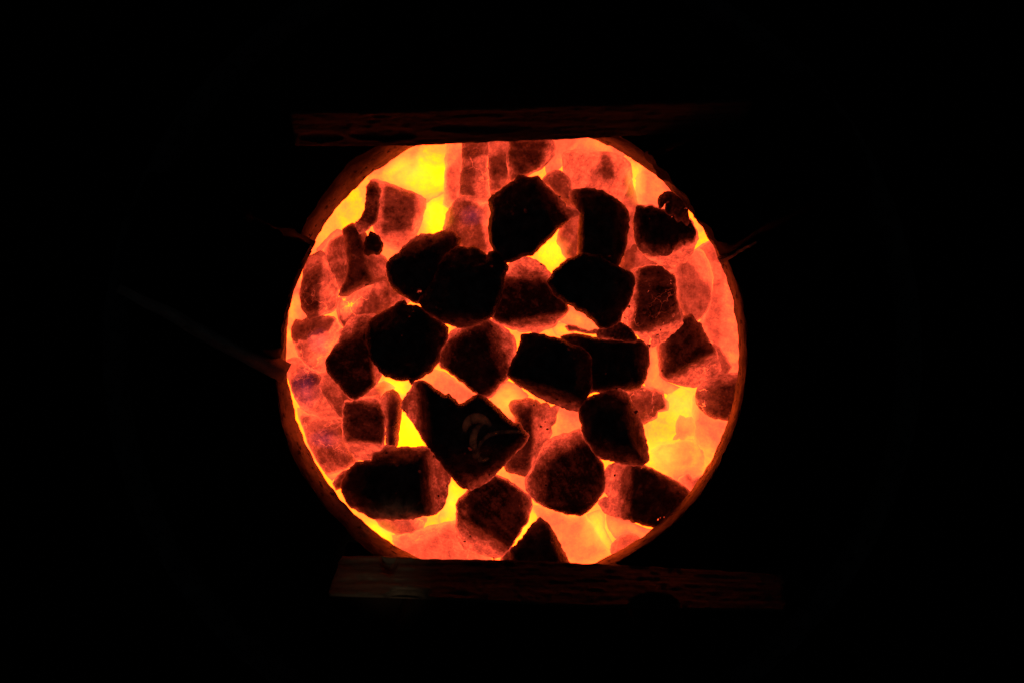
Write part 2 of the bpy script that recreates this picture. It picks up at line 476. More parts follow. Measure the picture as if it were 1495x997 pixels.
def lump(name, outline, z, th, heat, grad=0.08, r=14, facets=(), seed=0, patch=0.16, crack=0.0, speck=0.0, ash=0.3,
         pitch=3.6, rough=1.0, jag=1.0, parent=None, under=0.55):
    """a lump of charcoal. outline in picture units; z: its crown below the rim (mm); th: its height (mm)"""
    glow = 0.3 <= heat; grow = 0.0; gain = 0.0; tex = 1.15 if heat < 0.3 else 0.95 if heat < 0.55 else 0.7 if heat < 0.66 else 0.4
    if heat < 0.3:                                       # charred skin: lit from below, with facet firelight also put into its glow
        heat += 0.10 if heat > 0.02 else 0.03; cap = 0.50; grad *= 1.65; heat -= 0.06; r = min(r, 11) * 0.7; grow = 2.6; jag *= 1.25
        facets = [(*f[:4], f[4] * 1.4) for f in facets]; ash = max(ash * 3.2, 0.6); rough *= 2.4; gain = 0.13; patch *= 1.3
    elif heat < 0.66:
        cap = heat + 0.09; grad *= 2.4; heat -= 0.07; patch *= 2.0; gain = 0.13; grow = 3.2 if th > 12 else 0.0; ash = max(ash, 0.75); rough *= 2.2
        facets = [(*f[:4], f[4] * 1.4) for f in facets]
    elif heat < 0.76:
        cap = heat + 0.08; grad += 0.05; grow = 3.0; heat -= 0.01; patch *= 2.6; ash = 0.7; gain = 0.06
    else: cap = 1.2
    rng = random.Random(seed * 7 + 1)
    zt = -z / 1000.0; thm = th / 1000.0
    h = thm * (1 - under); zm = zt - h                   # widest girth
    k = S * (H - zm) / H
    hp = h / k; hb = (thm - h) / k                       # in picture units
    poly = np.array(outline, float)
    pts = []
    for i in range(len(poly)):
        a = poly[i]; b = poly[(i + 1) % len(poly)]
        n = max(1, int(round(np.hypot(*(b - a)) / pitch)))
        for q in range(n): pts.append(a + (b - a) * q / n)
    pts = np.array(pts)
    sm = 0.25 * np.roll(pts, 1, 0) + 0.5 * pts + 0.25 * np.roll(pts, -1, 0)
    pts = 0.75 * pts + 0.25 * sm
    if grow:                                             # lumps touch: let each reach a little under its neighbours
        tg = np.roll(pts, -1, 0) - np.roll(pts, 1, 0)
        tg /= np.maximum(np.hypot(tg[:, 0], tg[:, 1]), 1e-6)[:, None]
        area = np.sum(pts[:, 0] * np.roll(pts[:, 1], -1) - np.roll(pts[:, 0], -1) * pts[:, 1])
        pts = pts + grow * (1 if area > 0 else -1) * np.stack([tg[:, 1], -tg[:, 0]], 1)
    for i in range(len(pts)):
        x, y = pts[i]
        pts[i] += jag * np.array([fbm(x, y, seed, 0.11, 4), fbm(x, y, seed + 31, 0.11, 4)]) * 2.6
        pts[i] += jag * np.array([nz(x, y, seed, 0.45), nz(x, y, seed + 17, 0.45)]) * 0.9
    c = pts.mean(0)
    lo, hi = pts.min(0), pts.max(0)
    gx, gy = np.meshgrid(np.arange(lo[0], hi[0], pitch), np.arange(lo[1], hi[1], pitch * 0.87))
    gx = gx + (np.arange(gx.shape[0]) % 2)[:, None] * pitch * 0.5
    gx = gx.ravel(); gy = gy.ravel()
    gx = gx + np.array([rng.uniform(-.5, .5) for _ in gx]); gy = gy + np.array([rng.uniform(-.5, .5) for _ in gy])
    ins = pip(gx, gy, pts); gx, gy = gx[ins], gy[ins]
    d = edge_dist(gx, gy, pts)
    keep = d > pitch * 0.45; gx, gy, d = gx[keep], gy[keep], d[keep]
    # smaller first step behind the edge so that the edge rolls over
    allp = np.concatenate([pts, np.stack([gx, gy], 1)])
    N = len(pts)
    res = delaunay_2d_cdt([Vector(p) for p in allp], [(i, (i + 1) % N) for i in range(N)], [], 1, 1e-4)
    V2, F2, orig = res[0], res[2], res[3]
    X = np.array([v.x for v in V2]); Y = np.array([v.y for v in V2])
    isb = np.array([any(o < N for o in og) if og else True for og in orig])
    D = edge_dist(X, Y, pts); D[isb] = 0
    fl = list(facets)
    for q in range(2 if glow else 4):                    # broken faces of its own
        a = rng.uniform(0, 6.28); off = (rng.uniform(0, 0.25) if glow else rng.uniform(0.12, 0.34)) * max(hi - lo)
        px_, py_ = c[0] + math.cos(a) * off, c[1] + math.sin(a) * off
        fl.append((px_, py_, px_ + math.sin(a), py_ - math.cos(a), rng.uniform(0.2, 0.55) if glow else rng.uniform(0.25, 0.8)))
    dropv = np.zeros(len(X)); facet_glow = np.zeros(len(X)); own = len(facets)
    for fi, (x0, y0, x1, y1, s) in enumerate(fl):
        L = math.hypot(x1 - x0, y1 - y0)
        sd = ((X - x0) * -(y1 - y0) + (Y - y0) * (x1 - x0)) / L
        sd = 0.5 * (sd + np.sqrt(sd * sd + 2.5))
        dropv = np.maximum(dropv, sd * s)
        if s > 0.02:                                     # firelight on each facet, put in as emission of its own
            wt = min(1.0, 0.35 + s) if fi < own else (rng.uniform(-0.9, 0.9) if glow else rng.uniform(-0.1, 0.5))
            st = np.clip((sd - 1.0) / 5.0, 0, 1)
            facet_glow = np.where(np.abs(st * wt) > np.abs(facet_glow), st * wt, facet_glow)
    prof = np.sqrt(np.clip(1 - (1 - np.minimum(D / r, 1)) ** 2, 0, 1))
    rb = max(r, 0.35 * min(hi - lo))
    profb = np.sqrt(np.clip(1 - (1 - np.minimum(D / rb, 1)) ** 2, 0, 1))
    ztop = np.maximum(hp - dropv, 0.12 * hp) * prof
    zbot = -hb * profb
    for i in range(len(X)):
        e = min(1.0, D[i] / 4.0)
        ztop[i] += rough * e * (1.9 * fbm(X[i], Y[i], seed, 0.055, 3) + 1.1 * fbm(X[i], Y[i], seed + 9, 0.2, 3))
        zbot[i] += rough * e * 1.5 * fbm(X[i], Y[i], seed + 5, 0.06, 3)
    ox, oy, _ = P(c[0], c[1], zm)
    verts = [((x - c[0]) * k, -(y - c[1]) * k, zz * k) for x, y, zz in zip(X, Y, ztop)]
    idx = {}
    for i in range(len(X)):
        if not isb[i]:
            idx[i] = len(verts); verts.append(((X[i] - c[0]) * k, -(Y[i] - c[1]) * k, zbot[i] * k))
        else: idx[i] = i
    battr = list(facet_glow * gain) + [0.0] * (len(verts) - len(X))
    faces = [tuple(f) for f in F2] + [tuple(idx[i] for i in reversed(f)) for f in F2 if not all(isb[i] for i in f)]
    loc = (ox, oy, zm)
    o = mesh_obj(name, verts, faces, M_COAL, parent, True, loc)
    at = o.data.attributes.new('facet_glow', 'FLOAT', 'POINT'); at.data.foreach_set('value', battr)
    if parent:
        o.location = Vector(loc) - parent.location
    o['heat'] = float(heat); o['grad'] = float(grad); o['rise'] = float(hp * k)
    o['patch'] = float(patch); o['cap'] = float(cap); o['tex'] = tex; o['crack'] = float(crack); o['speck'] = float(speck); o['ash'] = float(ash)
    return o

SEED = [0]
def coal(label, outline, z, th, heat, grad=0.08, r=14, facets=(), group='charcoal lumps in the fire hole', cat='charcoal', **kw):
    SEED[0] += 1
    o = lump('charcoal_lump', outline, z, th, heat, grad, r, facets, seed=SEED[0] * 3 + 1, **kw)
    return tag(o, label, cat, group)
def piece(parent, name, outline, z, th, heat, grad=0.05, r=5, label=None, **kw):
    SEED[0] += 1
    kw.setdefault('pitch', 2.6)
    o = lump(name, outline, z, th, heat, grad, r, seed=SEED[0] * 3 + 1, parent=parent, **kw)
    if label: o['label'] = label
    return o

DARK = dict(patch=0.16, ash=0.22)
# ---- black lumps on top of the heap
c = coal('black pointed lump at top centre with sharp spike on its right',
     [(715, 292), (727, 284), (740, 273), (752, 266), (757, 256), (764, 259), (772, 260), (784, 259), (800, 276), (815, 290), (824, 299), (823, 304), (836, 306), (846, 311), (838, 315), (824, 324), (812, 335), (803, 346), (788, 360), (778, 371), (764, 373), (752, 379), (740, 382), (732, 378), (722, 365), (716, 350), (714, 334), (718, 310)],
     14, 23, -0.08, 0.085, 13, [(800, 300, 760, 262, .5)], **DARK)
coal('tall black barrel shaped lump with red left flank, right of spiked lump',
     [(833, 281), (843, 278), (856, 277), (875, 279), (894, 289), (908, 299), (916, 310), (917, 325), (914, 346), (909, 372), (901, 388), (885, 392), (860, 385), (845, 374), (846, 348), (847, 312), (836, 300)],
     19, 22, -0.05, 0.085, 12, [(853, 282, 852, 370, .9)], **DARK)
c = coal('hollow curled lump at upper right, charred dark with glowing lower lip',
     [(932, 302), (952, 303), (966, 308), (985, 310), (1003, 318), (1010, 328), (1016, 340), (1016, 349), (1010, 368), (1000, 381), (981, 386), (964, 384), (947, 375), (933, 363), (929, 349), (926, 325)],
     30, 20, 0.42, 0.05, 10, [(975, 365, 1012, 352, .8)], patch=.2, speck=.1)
piece(c, 'charred_shell', [(930, 304), (950, 304), (968, 309), (985, 316), (1001, 316), (1012, 334), (1014, 340), (1007, 352), (1000, 349), (998, 356), (992, 351), (985, 357), (980, 368), (972, 372), (955, 370), (940, 368), (932, 360), (929, 346), (928, 322)], 22, 9, .02, .16, 8, 'black charred shell of the curled lump', patch=.12, speck=.35, ash=.1)
piece(c, 'curled_flake', [(965, 304), (962, 296), (964, 288), (970, 283), (979, 282), (984, 286), (991, 289), (995, 297), (1001, 305), (1004, 318), (1003, 328), (996, 320), (990, 322), (984, 312), (978, 312), (972, 308), (974, 300), (979, 296), (974, 293), (969, 297)], 17, 9, .10, .1, 5, 'thin bark flake curling up from the lump', speck=.3)
c = coal('black wedge lump tapering downward just right of centre, with small hot crack',
     [(800, 411), (806, 403), (809, 398), (827, 382), (851, 371), (875, 373), (896, 387), (918, 399), (925, 404), (924, 419), (918, 441), (908, 455), (905, 468), (889, 480), (877, 480), (870, 470), (856, 459), (841, 449), (827, 440), (810, 429)],
     13, 24, -0.10, 0.09, 13, [(868, 480, 905, 380, .25)], **DARK)
piece(c, 'glowing_crack', [(863, 447), (868, 445), (874, 453), (880, 462), (876, 464), (869, 457)], 15.0, 6, .52, .02, 2, patch=.1, jag=.4, pitch=2)
piece(c, 'glowing_crack', [(881, 474), (886, 472), (890, 478), (884, 481)], 19, 6, .52, .02, 2, patch=.1, jag=.4, pitch=2)
c = coal('black lump at left of centre with dull red upper slope',
     [(566, 385), (570, 379), (583, 371), (595, 358), (605, 349), (616, 343), (633, 344), (645, 340), (653, 338), (664, 341), (671, 350), (668, 362), (655, 372), (645, 385), (636, 405), (622, 432), (612, 442), (599, 437), (588, 430), (576, 422), (570, 410), (566, 396)],
     18, 22, -0.06, 0.085, 13, [(652, 356, 572, 384, .75)], **DARK)
piece(c, 'glowing_crack', [(608, 424), (616, 423), (618, 427), (609, 428)], 17.6, 6, .55, .02, 2, patch=.1, jag=.4, pitch=2)
piece(c, 'glowing_crack', [(632, 405), (637, 392), (641, 381), (652, 370), (656, 372), (646, 384), (640, 396), (636, 406)], 23, 6, .47, .02, 3, patch=.2, jag=.6, pitch=2)
coal('broad black block left of centre with ragged top edge, largest of the dark lumps',
     [(636, 405), (641, 388), (652, 371), (668, 362), (680, 365), (693, 362), (704, 370), (710, 374), (713, 380), (716, 369), (724, 369), (736, 379), (740, 390), (735, 403), (733, 420), (728, 440), (720, 458), (708, 467), (690, 474), (672, 477), (650, 471), (635, 462), (622, 455), (612, 441), (620, 425)],
     13, 23, -0.10, 0.08, 12, [(625, 452, 725, 455, .6)], **DARK)
coal('charred lump with reddish upper slope between broad black block and black wedge',
     [(735, 404), (741, 390), (752, 380), (764, 374), (780, 381), (793, 390), (803, 401), (801, 411), (810, 429), (824, 440), (830, 451), (824, 460), (806, 475), (785, 484), (762, 482), (745, 478), (726, 470), (718, 462), (728, 440)],
     24, 22, 0.11, 0.10, 20, [(810, 420, 738, 408, .55), (738, 466, 826, 452, .6)], patch=.16, speck=.25, ash=.15)
coal('black lump with torn upper edge, left of the centre diamond lump',
     [(540, 470), (550, 462), (560, 458), (573, 450), (582, 443), (590, 440), (592, 448), (607, 447), (621, 457), (635, 466), (646, 474), (653, 480), (652, 494), (643, 508), (640, 523), (631, 540), (616, 549), (603, 553), (601, 559), (598, 553), (583, 553), (565, 548), (556, 540), (548, 530), (541, 519), (538, 505), (536, 485)],
     15, 23, -0.08, 0.085, 13, [(618, 540, 615, 450, .28)], **DARK)
coal('dark lump with glowing right flank, leftmost in the middle row of dark lumps',
     [(478, 540), (477, 529), (483, 517), (494, 500), (501, 482), (511, 467), (527, 461), (545, 460), (560, 470), (565, 500), (560, 530), (556, 548), (547, 561), (535, 573), (518, 582), (504, 574), (498, 564), (487, 552)],
     24, 21, 0.10, 0.085, 14, [(545, 575, 539, 520, 1.1), (545, 486, 480, 520, .45)], patch=.16, ash=.12)
coal('dark diamond shaped lump with bright red upper edge at centre of heap',
     [(638, 524), (645, 508), (654, 494), (662, 484), (675, 477), (687, 471), (700, 468), (710, 465), (719, 469), (728, 475), (738, 482), (748, 492), (752, 505), (750, 523), (745, 540), (739, 552), (730, 563), (721, 572), (713, 581), (702, 577), (691, 570), (680, 560), (667, 549), (655, 541), (645, 535)],
     22, 22, 0.08, 0.10, 20, [(712, 472, 650, 505, .5), (700, 575, 745, 535, .5)], patch=.14, speck=.2, ash=.12)
coal('black slab-sided block with straight top edge just right of the centre diamond lump',
     [(741, 547), (748, 532), (755, 518), (760, 504), (763, 489), (776, 488), (798, 492), (819, 496), (836, 505), (848, 508), (858, 514), (865, 521), (865, 545), (863, 564), (856, 579), (846, 598), (832, 596), (817, 591), (802, 585), (788, 579), (776, 572), (764, 565), (751, 556)],
     13, 24, -0.10, 0.085, 11, [(746, 543, 858, 580, .95)], **DARK)
coal('black log end with cracked right end, right of the slab-sided block',
     [(820, 493), (830, 490), (841, 489), (858, 492), (875, 495), (890, 496), (906, 494), (925, 496), (938, 499), (946, 509), (946, 530), (943, 545), (940, 556), (932, 566), (920, 568), (908, 567), (885, 569), (862, 572), (850, 560), (848, 530), (838, 508)],
     20, 21, -0.02, 0.085, 11, [(927, 566, 928, 496, .5), (862, 561, 940, 555, .8)], patch=.12, ash=.12, speck=.15)
coal('thin dark splinter lying across top of the cracked log end',
     [(871, 484), (880, 480), (892, 478), (905, 472), (915, 477), (924, 487), (930, 497), (918, 497), (900, 494), (885, 493), (874, 492)],
     17, 8, 0.12, 0.16, 6, patch=.15)
coal('small glowing twig above the slab-sided block, pointing left',
     [(824, 477), (830, 474), (838, 475), (848, 479), (860, 482), (872, 480), (876, 486), (866, 488), (852, 487), (838, 484), (828, 482)],
     30, 9, 0.45, 0.08, 5, patch=.15)
coal('dark cracked block with red left flank, below the hollow curled lump',
     [(919, 400), (930, 393), (940, 391), (950, 389), (964, 391), (975, 397), (984, 405), (986, 420), (986, 438), (989, 447), (996, 460), (995, 472), (984, 487), (965, 498), (948, 506), (941, 495), (925, 484), (909, 472), (905, 467), (913, 449), (921, 430), (922, 415)],
     25, 22, 0.18, 0.085, 14, [(934, 410, 928, 470, 1.0), (926, 480, 997, 466, .9)], patch=.2, speck=.3, crack=.3, ash=.15)
coal('wedge lump at right, dark above with crinkled glowing lower face',
     [(962, 497), (975, 488), (990, 476), (1000, 462), (1010, 460), (1014, 470), (1023, 475), (1028, 488), (1033, 497), (1042, 508), (1047, 522), (1051, 536), (1048, 549), (1038, 556), (1026, 560), (1010, 563), (995, 561), (980, 557), (971, 553), (966, 547), (963, 525), (960, 508)],
     34, 21, 0.16, 0.07, 14, [(966, 546, 1042, 508, .75), (978, 490, 974, 546, .35)], patch=.14, crack=.16, ash=.15)
coal('dark lump with bright cracks touching right side of the rim',
     [(1017, 578), (1020, 567), (1031, 557), (1053, 549), (1070, 546), (1085, 548), (1090, 580), (1086, 605), (1075, 612), (1064, 611), (1043, 608), (1027, 600), (1019, 589)],
     34, 20, 0.36, 0.04, 12, [(1085, 560, 1022, 572, .3)], patch=.12, crack=.4, speck=.35, ash=.15)
coal('black block with reddish right side at lower right of centre',
     [(845, 590), (852, 584), (865, 580), (878, 574), (890, 569), (906, 568), (914, 575), (920, 584), (930, 602), (936, 620), (941, 638), (944, 655), (946, 670), (938, 678), (922, 677), (908, 675), (896, 672), (884, 669), (871, 663), (864, 654), (858, 644), (852, 630), (848, 610)],
     15, 24, -0.09, 0.085, 11, [(928, 676, 897, 570, .9), (848, 634, 938, 652, .55)], **DARK)
coal('rounded dark lump with brown upper left slope, below the black block at lower right',
     [(767, 702), (776, 687), (787, 665), (796, 647), (812, 638), (831, 633), (846, 627), (851, 634), (858, 646), (870, 663), (879, 678), (882, 699), (881, 716), (868, 733), (860, 743), (846, 751), (829, 749), (812, 743), (795, 738), (778, 726), (770, 714)],
     23, 23, 0.13, 0.085, 18, [(848, 650, 770, 696, .55)], patch=.12, ash=.14)
coal('dark blocky lump with red left end and glinting embers, at lower right rim',
     [(882, 702), (884, 686), (890, 680), (900, 676), (923, 676), (940, 680), (955, 687), (969, 694), (990, 706), (1003, 714), (1007, 722), (1003, 730), (993, 741), (981, 755), (970, 764), (961, 770), (947, 766), (923, 759), (900, 753), (884, 746), (876, 734), (880, 727), (894, 729), (886, 718)],
     24, 21, 0.07, 0.085, 13, [(926, 676, 922, 760, .6)], patch=.14, speck=.4, ash=.12)
coal('small black triangular lump poking out above the lower bar',
     [(746, 803), (754, 796), (762, 788), (770, 777), (777, 768), (789, 756), (798, 763), (806, 775), (815, 793), (823, 808), (830, 822), (826, 835), (800, 838), (765, 835), (750, 822), (747, 812)],
     18, 22, -0.06, 0.085, 9, [(820, 826, 789, 756, 1.2)], **DARK)
coal('dark rounded lump with red edges at bottom centre, above the lower bar',
     [(668, 736), (672, 728), (686, 714), (700, 706), (722, 694), (737, 699), (748, 706), (759, 714), (773, 726), (775, 738), (769, 760), (755, 781), (743, 799), (737, 810), (727, 812), (712, 809), (698, 805), (679, 799), (670, 786), (668, 764)],
     24, 23, 0.17, 0.095, 22, [(669, 776, 745, 802, .35)], patch=.14, ash=.12)
c = coal('black log with reddish cut right end, lower left by the rim',
     [(500, 709), (503, 698), (507, 688), (522, 676), (543, 672), (546, 662), (556, 660), (562, 651), (572, 652), (583, 656), (595, 653), (607, 655), (620, 653), (632, 656), (640, 665), (647, 673), (657, 690), (656, 700), (653, 711), (648, 735), (636, 749), (617, 751), (603, 756), (580, 757), (559, 756), (544, 755), (532, 748), (520, 742), (511, 738), (502, 721)],
     17, 24, -0.06, 0.085, 12, [(648, 672, 535, 679, .75), (617, 752, 613, 683, 1.0), (503, 732, 618, 738, .6)], **DARK)
c = coal('large black lump at lower centre with dull red left face and smoke over it',
     [(588, 593), (592, 580), (607, 559), (616, 556), (631, 566), (641, 573), (649, 579), (655, 575), (663, 584), (669, 592), (676, 591), (683, 586), (691, 578), (701, 577), (708, 581), (722, 594), (736, 607), (750, 619), (758, 618), (762, 626), (771, 636), (766, 646), (754, 657), (748, 663), (738, 674), (727, 685), (713, 700), (701, 709), (689, 714), (678, 711), (671, 706), (662, 696), (655, 687), (643, 672), (631, 658), (621, 644), (612, 629), (603, 614), (594, 602)],
     14, 25, -0.09, 0.085, 11, [(625, 560, 634, 640, .85), (687, 704, 752, 636, .75), (755, 628, 700, 580, .3)], **DARK)
piece(c, 'glowing_crack', [(633, 596), (640, 592), (641, 597), (635, 600)], 16.5, 7, .48, .02, 2, patch=.1, jag=.4, pitch=2)
piece(c, 'glowing_crack', [(632, 606), (635, 605), (636, 622), (633, 626)], 17, 7, .38, .02, 2, patch=.1, jag=.4, pitch=2)
piece(c, 'glowing_crack', [(633, 634), (637, 631), (639, 638), (634, 641)], 17, 7, .52, .02, 2, patch=.1, jag=.4, pitch=2)
coal('broken spiky red lump with dark crust, right of the large lower centre lump',
     [(744, 592), (752, 586), (764, 585), (771, 582), (778, 587), (785, 586), (790, 592), (797, 589), (804, 595), (815, 593), (810, 604), (808, 616), (802, 620), (804, 632), (796, 645), (788, 656), (778, 675), (770, 692), (755, 689), (741, 685), (735, 670), (750, 640), (755, 610)],
     28, 21, 0.34, 0.06, 12, [(772, 690, 774, 588, .7)], patch=.3, speck=.25, ash=.15, jag=1.5)
coal('dark square block with glowing base at lower left, above the black log',
     [(502, 600), (504, 586), (520, 583), (540, 580), (553, 577), (556, 588), (560, 600), (562, 615), (560, 632), (558, 655), (548, 664), (540, 668), (522, 670), (512, 655), (503, 640), (501, 620)],
     27, 21, 0.20, 0.085, 10, [(500, 636, 562, 642, 1.2), (562, 592, 502, 590, .8)], patch=.12, ash=.15)
coal('narrow rough red lump standing beside the dark square block',
     [(554, 590), (560, 580), (566, 573), (574, 570), (581, 577), (585, 588), (583, 605), (581, 625), (578, 648), (572, 655), (566, 652), (566, 632), (566, 612), (560, 600)],
     30, 19, 0.30, 0.10, 10, [(572, 572, 570, 650, .5)], patch=.12, ash=.2)

# ---- half glowing and glowing lumps lower in the heap
coal('dull red lump leaning on the left rim beside the pot rest',
     [(444, 407), (446, 390), (450, 378), (458, 374), (467, 369), (473, 372), (476, 385), (481, 397), (487, 409), (491, 420), (492, 443), (486, 453), (470, 458), (453, 463), (443, 451), (440, 430)],
     36, 20, 0.42, 0.055, 12, [(462, 460, 470, 372, .5)], patch=.18, crack=.2)
coal('rounded salmon red lump below the dull red lump at left rim',
     [(427, 484), (433, 468), (442, 470), (453, 464), (470, 464), (486, 465), (496, 475), (493, 491), (487, 508), (479, 525), (472, 541), (455, 537), (438, 520), (431, 501)],
     42, 20, 0.53, 0.025, 12, [(430, 486, 446, 466, .2)], patch=.14, crack=.18)
coal('smooth pinkish red lump at upper left between rim and dark column',
     [(474, 366), (483, 353), (492, 348), (503, 344), (516, 350), (520, 372), (518, 400), (512, 420), (498, 424), (488, 410), (478, 388)],
     46, 18, 0.54, 0.035, 11, patch=.14, crack=.2)
c = coal('dark brown column lump with ember streaks at upper left',
     [(503, 336), (514, 329), (526, 333), (534, 346), (541, 362), (552, 372), (562, 380), (568, 388), (569, 400), (563, 408), (545, 412), (525, 420), (508, 430), (496, 430), (506, 412), (510, 385), (506, 360)],
     35, 20, 0.34, 0.065, 12, [(525, 335, 535, 415, -.0), (536, 400, 522, 332, .35)], patch=.28, speck=.3, ash=.2)
piece(c, 'charred_flake', [(533, 356), (537, 347), (542, 340), (550, 345), (557, 355), (558, 363), (553, 371), (546, 368), (538, 372), (532, 368)], 30, 7, .02, .12, 6, 'black flake on the column lump', ash=.08, speck=.1)
coal('flaky brown red lump with bright orange scar, left of the torn black lump',
     [(493, 442), (500, 432), (512, 428), (530, 419), (548, 412), (565, 406), (573, 412), (575, 421), (586, 430), (598, 438), (588, 446), (573, 452), (558, 460), (540, 464), (520, 468), (506, 478), (498, 470), (495, 455)],
     40, 18, 0.46, 0.045, 12, patch=.55, crack=.25, speck=.2)
c = coal('upright red cylinder lump with dark left end, upper left below yellow blaze',
     [(537, 300), (539, 272), (547, 264), (562, 268), (578, 275), (600, 283), (620, 292), (618, 308), (612, 328), (604, 346), (596, 356), (588, 362), (572, 358), (559, 352), (549, 338), (545, 325)],
     36, 21, 0.46, 0.055, 15, [(568, 270, 562, 355, .3), (597, 355, 607, 285, .35)], patch=.1)
piece(c, 'charred_strip', [(537, 272), (544, 265), (551, 268), (555, 278), (553, 296), (550, 312), (546, 324), (536, 334), (526, 340), (519, 328), (528, 320), (535, 308), (536, 290)], 31, 9, .22, .12, 7, 'dark charred strip along the left end', ash=.12)
coal('bright orange upright slab under the upper bar',
     [(653, 200), (676, 200), (676, 230), (674, 255), (672, 278), (666, 292), (656, 302), (650, 298), (652, 260)],
     44, 22, 0.645, 0.02, 9, patch=.06)
coal('red upright lump with bright hairline crack under the upper bar',
     [(674, 198), (712, 198), (712, 225), (711, 250), (714, 280), (713, 294), (700, 295), (686, 290), (673, 287), (671, 270), (675, 245)],
     42, 22, 0.49, 0.045, 10, [(690, 292, 692, 200, .15)], patch=.14, crack=.25)
coal('violet red block beside the spiked black lump, upper centre',
     [(664, 291), (676, 288), (690, 294), (702, 299), (714, 299), (717, 330), (722, 352), (730, 372), (705, 374), (680, 368), (664, 355), (649, 338), (655, 312)],
     46, 20, 0.48, 0.06, 13, patch=.10)
coal('dull red lump under the upper bar, left of charred stump',
     [(713, 196), (750, 196), (752, 230), (748, 255), (740, 270), (726, 282), (714, 284)],
     44, 21, 0.44, 0.07, 12, [(735, 200, 735, 270, .0)], patch=.12)
coal('charred brown stump with embers under the upper bar',
     [(746, 196), (800, 196), (806, 206), (809, 216), (807, 230), (795, 241), (780, 250), (765, 258), (755, 264), (746, 262), (742, 230)],
     34, 20, 0.26, 0.075, 10, [(780, 255, 795, 200, .5)], patch=.25, speck=.25, ash=.15)
coal('large smooth red block with dark band at upper right under the bar',
     [(822, 224), (842, 222), (865, 226), (894, 226), (908, 231), (918, 240), (921, 259), (914, 281), (906, 296), (885, 300), (855, 295), (836, 283), (825, 262)],
     42, 21, 0.46, 0.06, 14, [(880, 226, 886, 295, .22), (894, 295, 888, 226, .4), (826, 258, 906, 282, .2)], patch=.08)
coal('small rounded pinkish lump above right shoulder of the spiked lump',
     [(793, 264), (800, 256), (808, 252), (818, 252), (827, 258), (832, 268), (836, 284), (838, 300), (828, 300), (815, 290), (803, 276)],
     40, 18, 0.50, 0.03, 12, patch=.08)
coal('glowing orange red lump between spiked lump and black barrel lump',
     [(824, 312), (838, 304), (850, 310), (852, 340), (850, 376), (838, 382), (824, 372), (816, 352), (820, 330)],
     44, 20, 0.55, 0.04, 10, patch=.1)
coal('narrow orange lump right of the black barrel lump',
     [(904, 300), (912, 282), (920, 262), (926, 286), (931, 303), (930, 330), (928, 352), (922, 366), (910, 372), (908, 340)],
     46, 19, 0.59, 0.03, 9, patch=.1)
coal('smooth orange lump against the rim above the hollow curled lump',
     [(928, 262), (940, 246), (965, 256), (985, 280), (1000, 305), (985, 318), (955, 316), (934, 306), (927, 285)],
     56, 20, 0.70, 0.01, 12, patch=.06)
coal('rough salmon lump below the hollow curled lump',
     [(903, 392), (910, 370), (922, 358), (938, 360), (950, 374), (968, 386), (985, 392), (965, 396), (940, 400), (918, 406)],
     44, 18, 0.57, 0.03, 9, patch=.16, speck=.15, rough=1.6)
coal('smooth salmon lump at right, beside the dark cracked block',
     [(975, 396), (988, 384), (1004, 372), (1022, 366), (1034, 385), (1038, 410), (1036, 436), (1030, 456), (1014, 468), (1000, 464), (988, 446)],
     46, 20, 0.58, 0.02, 12, patch=.07)
coal('tall smooth orange lump along the right wall of the hole',
     [(1018, 365), (1040, 352), (1062, 390), (1078, 430), (1088, 480), (1092, 540), (1078, 552), (1056, 548), (1042, 520), (1030, 492), (1024, 470), (1036, 440), (1038, 405)],
     54, 20, 0.635, 0.02, 14, [(1040, 540, 1055, 380, .12)], patch=.10)
coal('small salmon chip between wedge lump and tall orange lump at right',
     [(1036, 500), (1048, 508), (1058, 522), (1066, 535), (1058, 548), (1046, 546), (1042, 522)],
     44, 14, 0.55, 0.04, 8, patch=.1)
coal('violet tinged chip with bright torn edge, right of black block',
     [(912, 572), (930, 563), (948, 568), (966, 572), (968, 582), (974, 586), (973, 597), (964, 598), (958, 600), (958, 608), (940, 616), (928, 612), (920, 598)],
     44, 17, 0.50, 0.06, 9, [(925, 572, 955, 605, .0)], patch=.12, crack=.25)
coal('pale orange slab with violet ash edge at lower right, beside rim',
     [(1010, 600), (1014, 578), (1024, 596), (1040, 610), (1064, 614), (1078, 612), (1070, 645), (1052, 672), (1030, 690), (1014, 668), (1012, 640)],
     56, 19, 0.72, 0.012, 12, patch=.14)
coal('yellow orange glowing slab left of the pale orange slab at lower right',
     [(942, 612), (962, 600), (976, 574), (994, 564), (1010, 572), (1012, 600), (1012, 620), (1004, 634), (1000, 640), (985, 640), (978, 646), (960, 650), (946, 660)],
     58, 18, 0.86, 0.0, 12, patch=.34)
coal('large orange lump below the yellow orange slab, lower right',
     [(940, 668), (952, 658), (965, 651), (980, 650), (995, 644), (1012, 642), (1026, 660), (1030, 690), (1014, 705), (998, 716), (975, 700), (955, 692)],
     54, 19, 0.755, 0.0, 13, patch=.2)
coal('small violet red flake lying on the yellow orange slab',
     [(984, 641), (990, 634), (989, 618), (993, 608), (1001, 612), (1009, 610), (1013, 622), (1011, 634), (1003, 633), (998, 640), (992, 636)],
     52, 7, 0.72, 0.0, 5, patch=.05, jag=.5)
coal('salmon chip at lower right rim above the glinting dark lump',
     [(990, 702), (1000, 696), (1004, 692), (1010, 700), (1022, 696), (1036, 690), (1034, 708), (1018, 722), (1004, 716)],
     44, 15, 0.58, 0.03, 7, patch=.12)
coal('wide violet red lump low at left rim',
     [(418, 528), (428, 524), (440, 528), (452, 538), (470, 545), (468, 562), (474, 576), (488, 594), (500, 606), (490, 612), (476, 608), (458, 602), (440, 594), (432, 578), (424, 555)],
     46, 19, 0.46, 0.045, 12, [(430, 560, 470, 555, .15)], patch=.16, crack=.2)
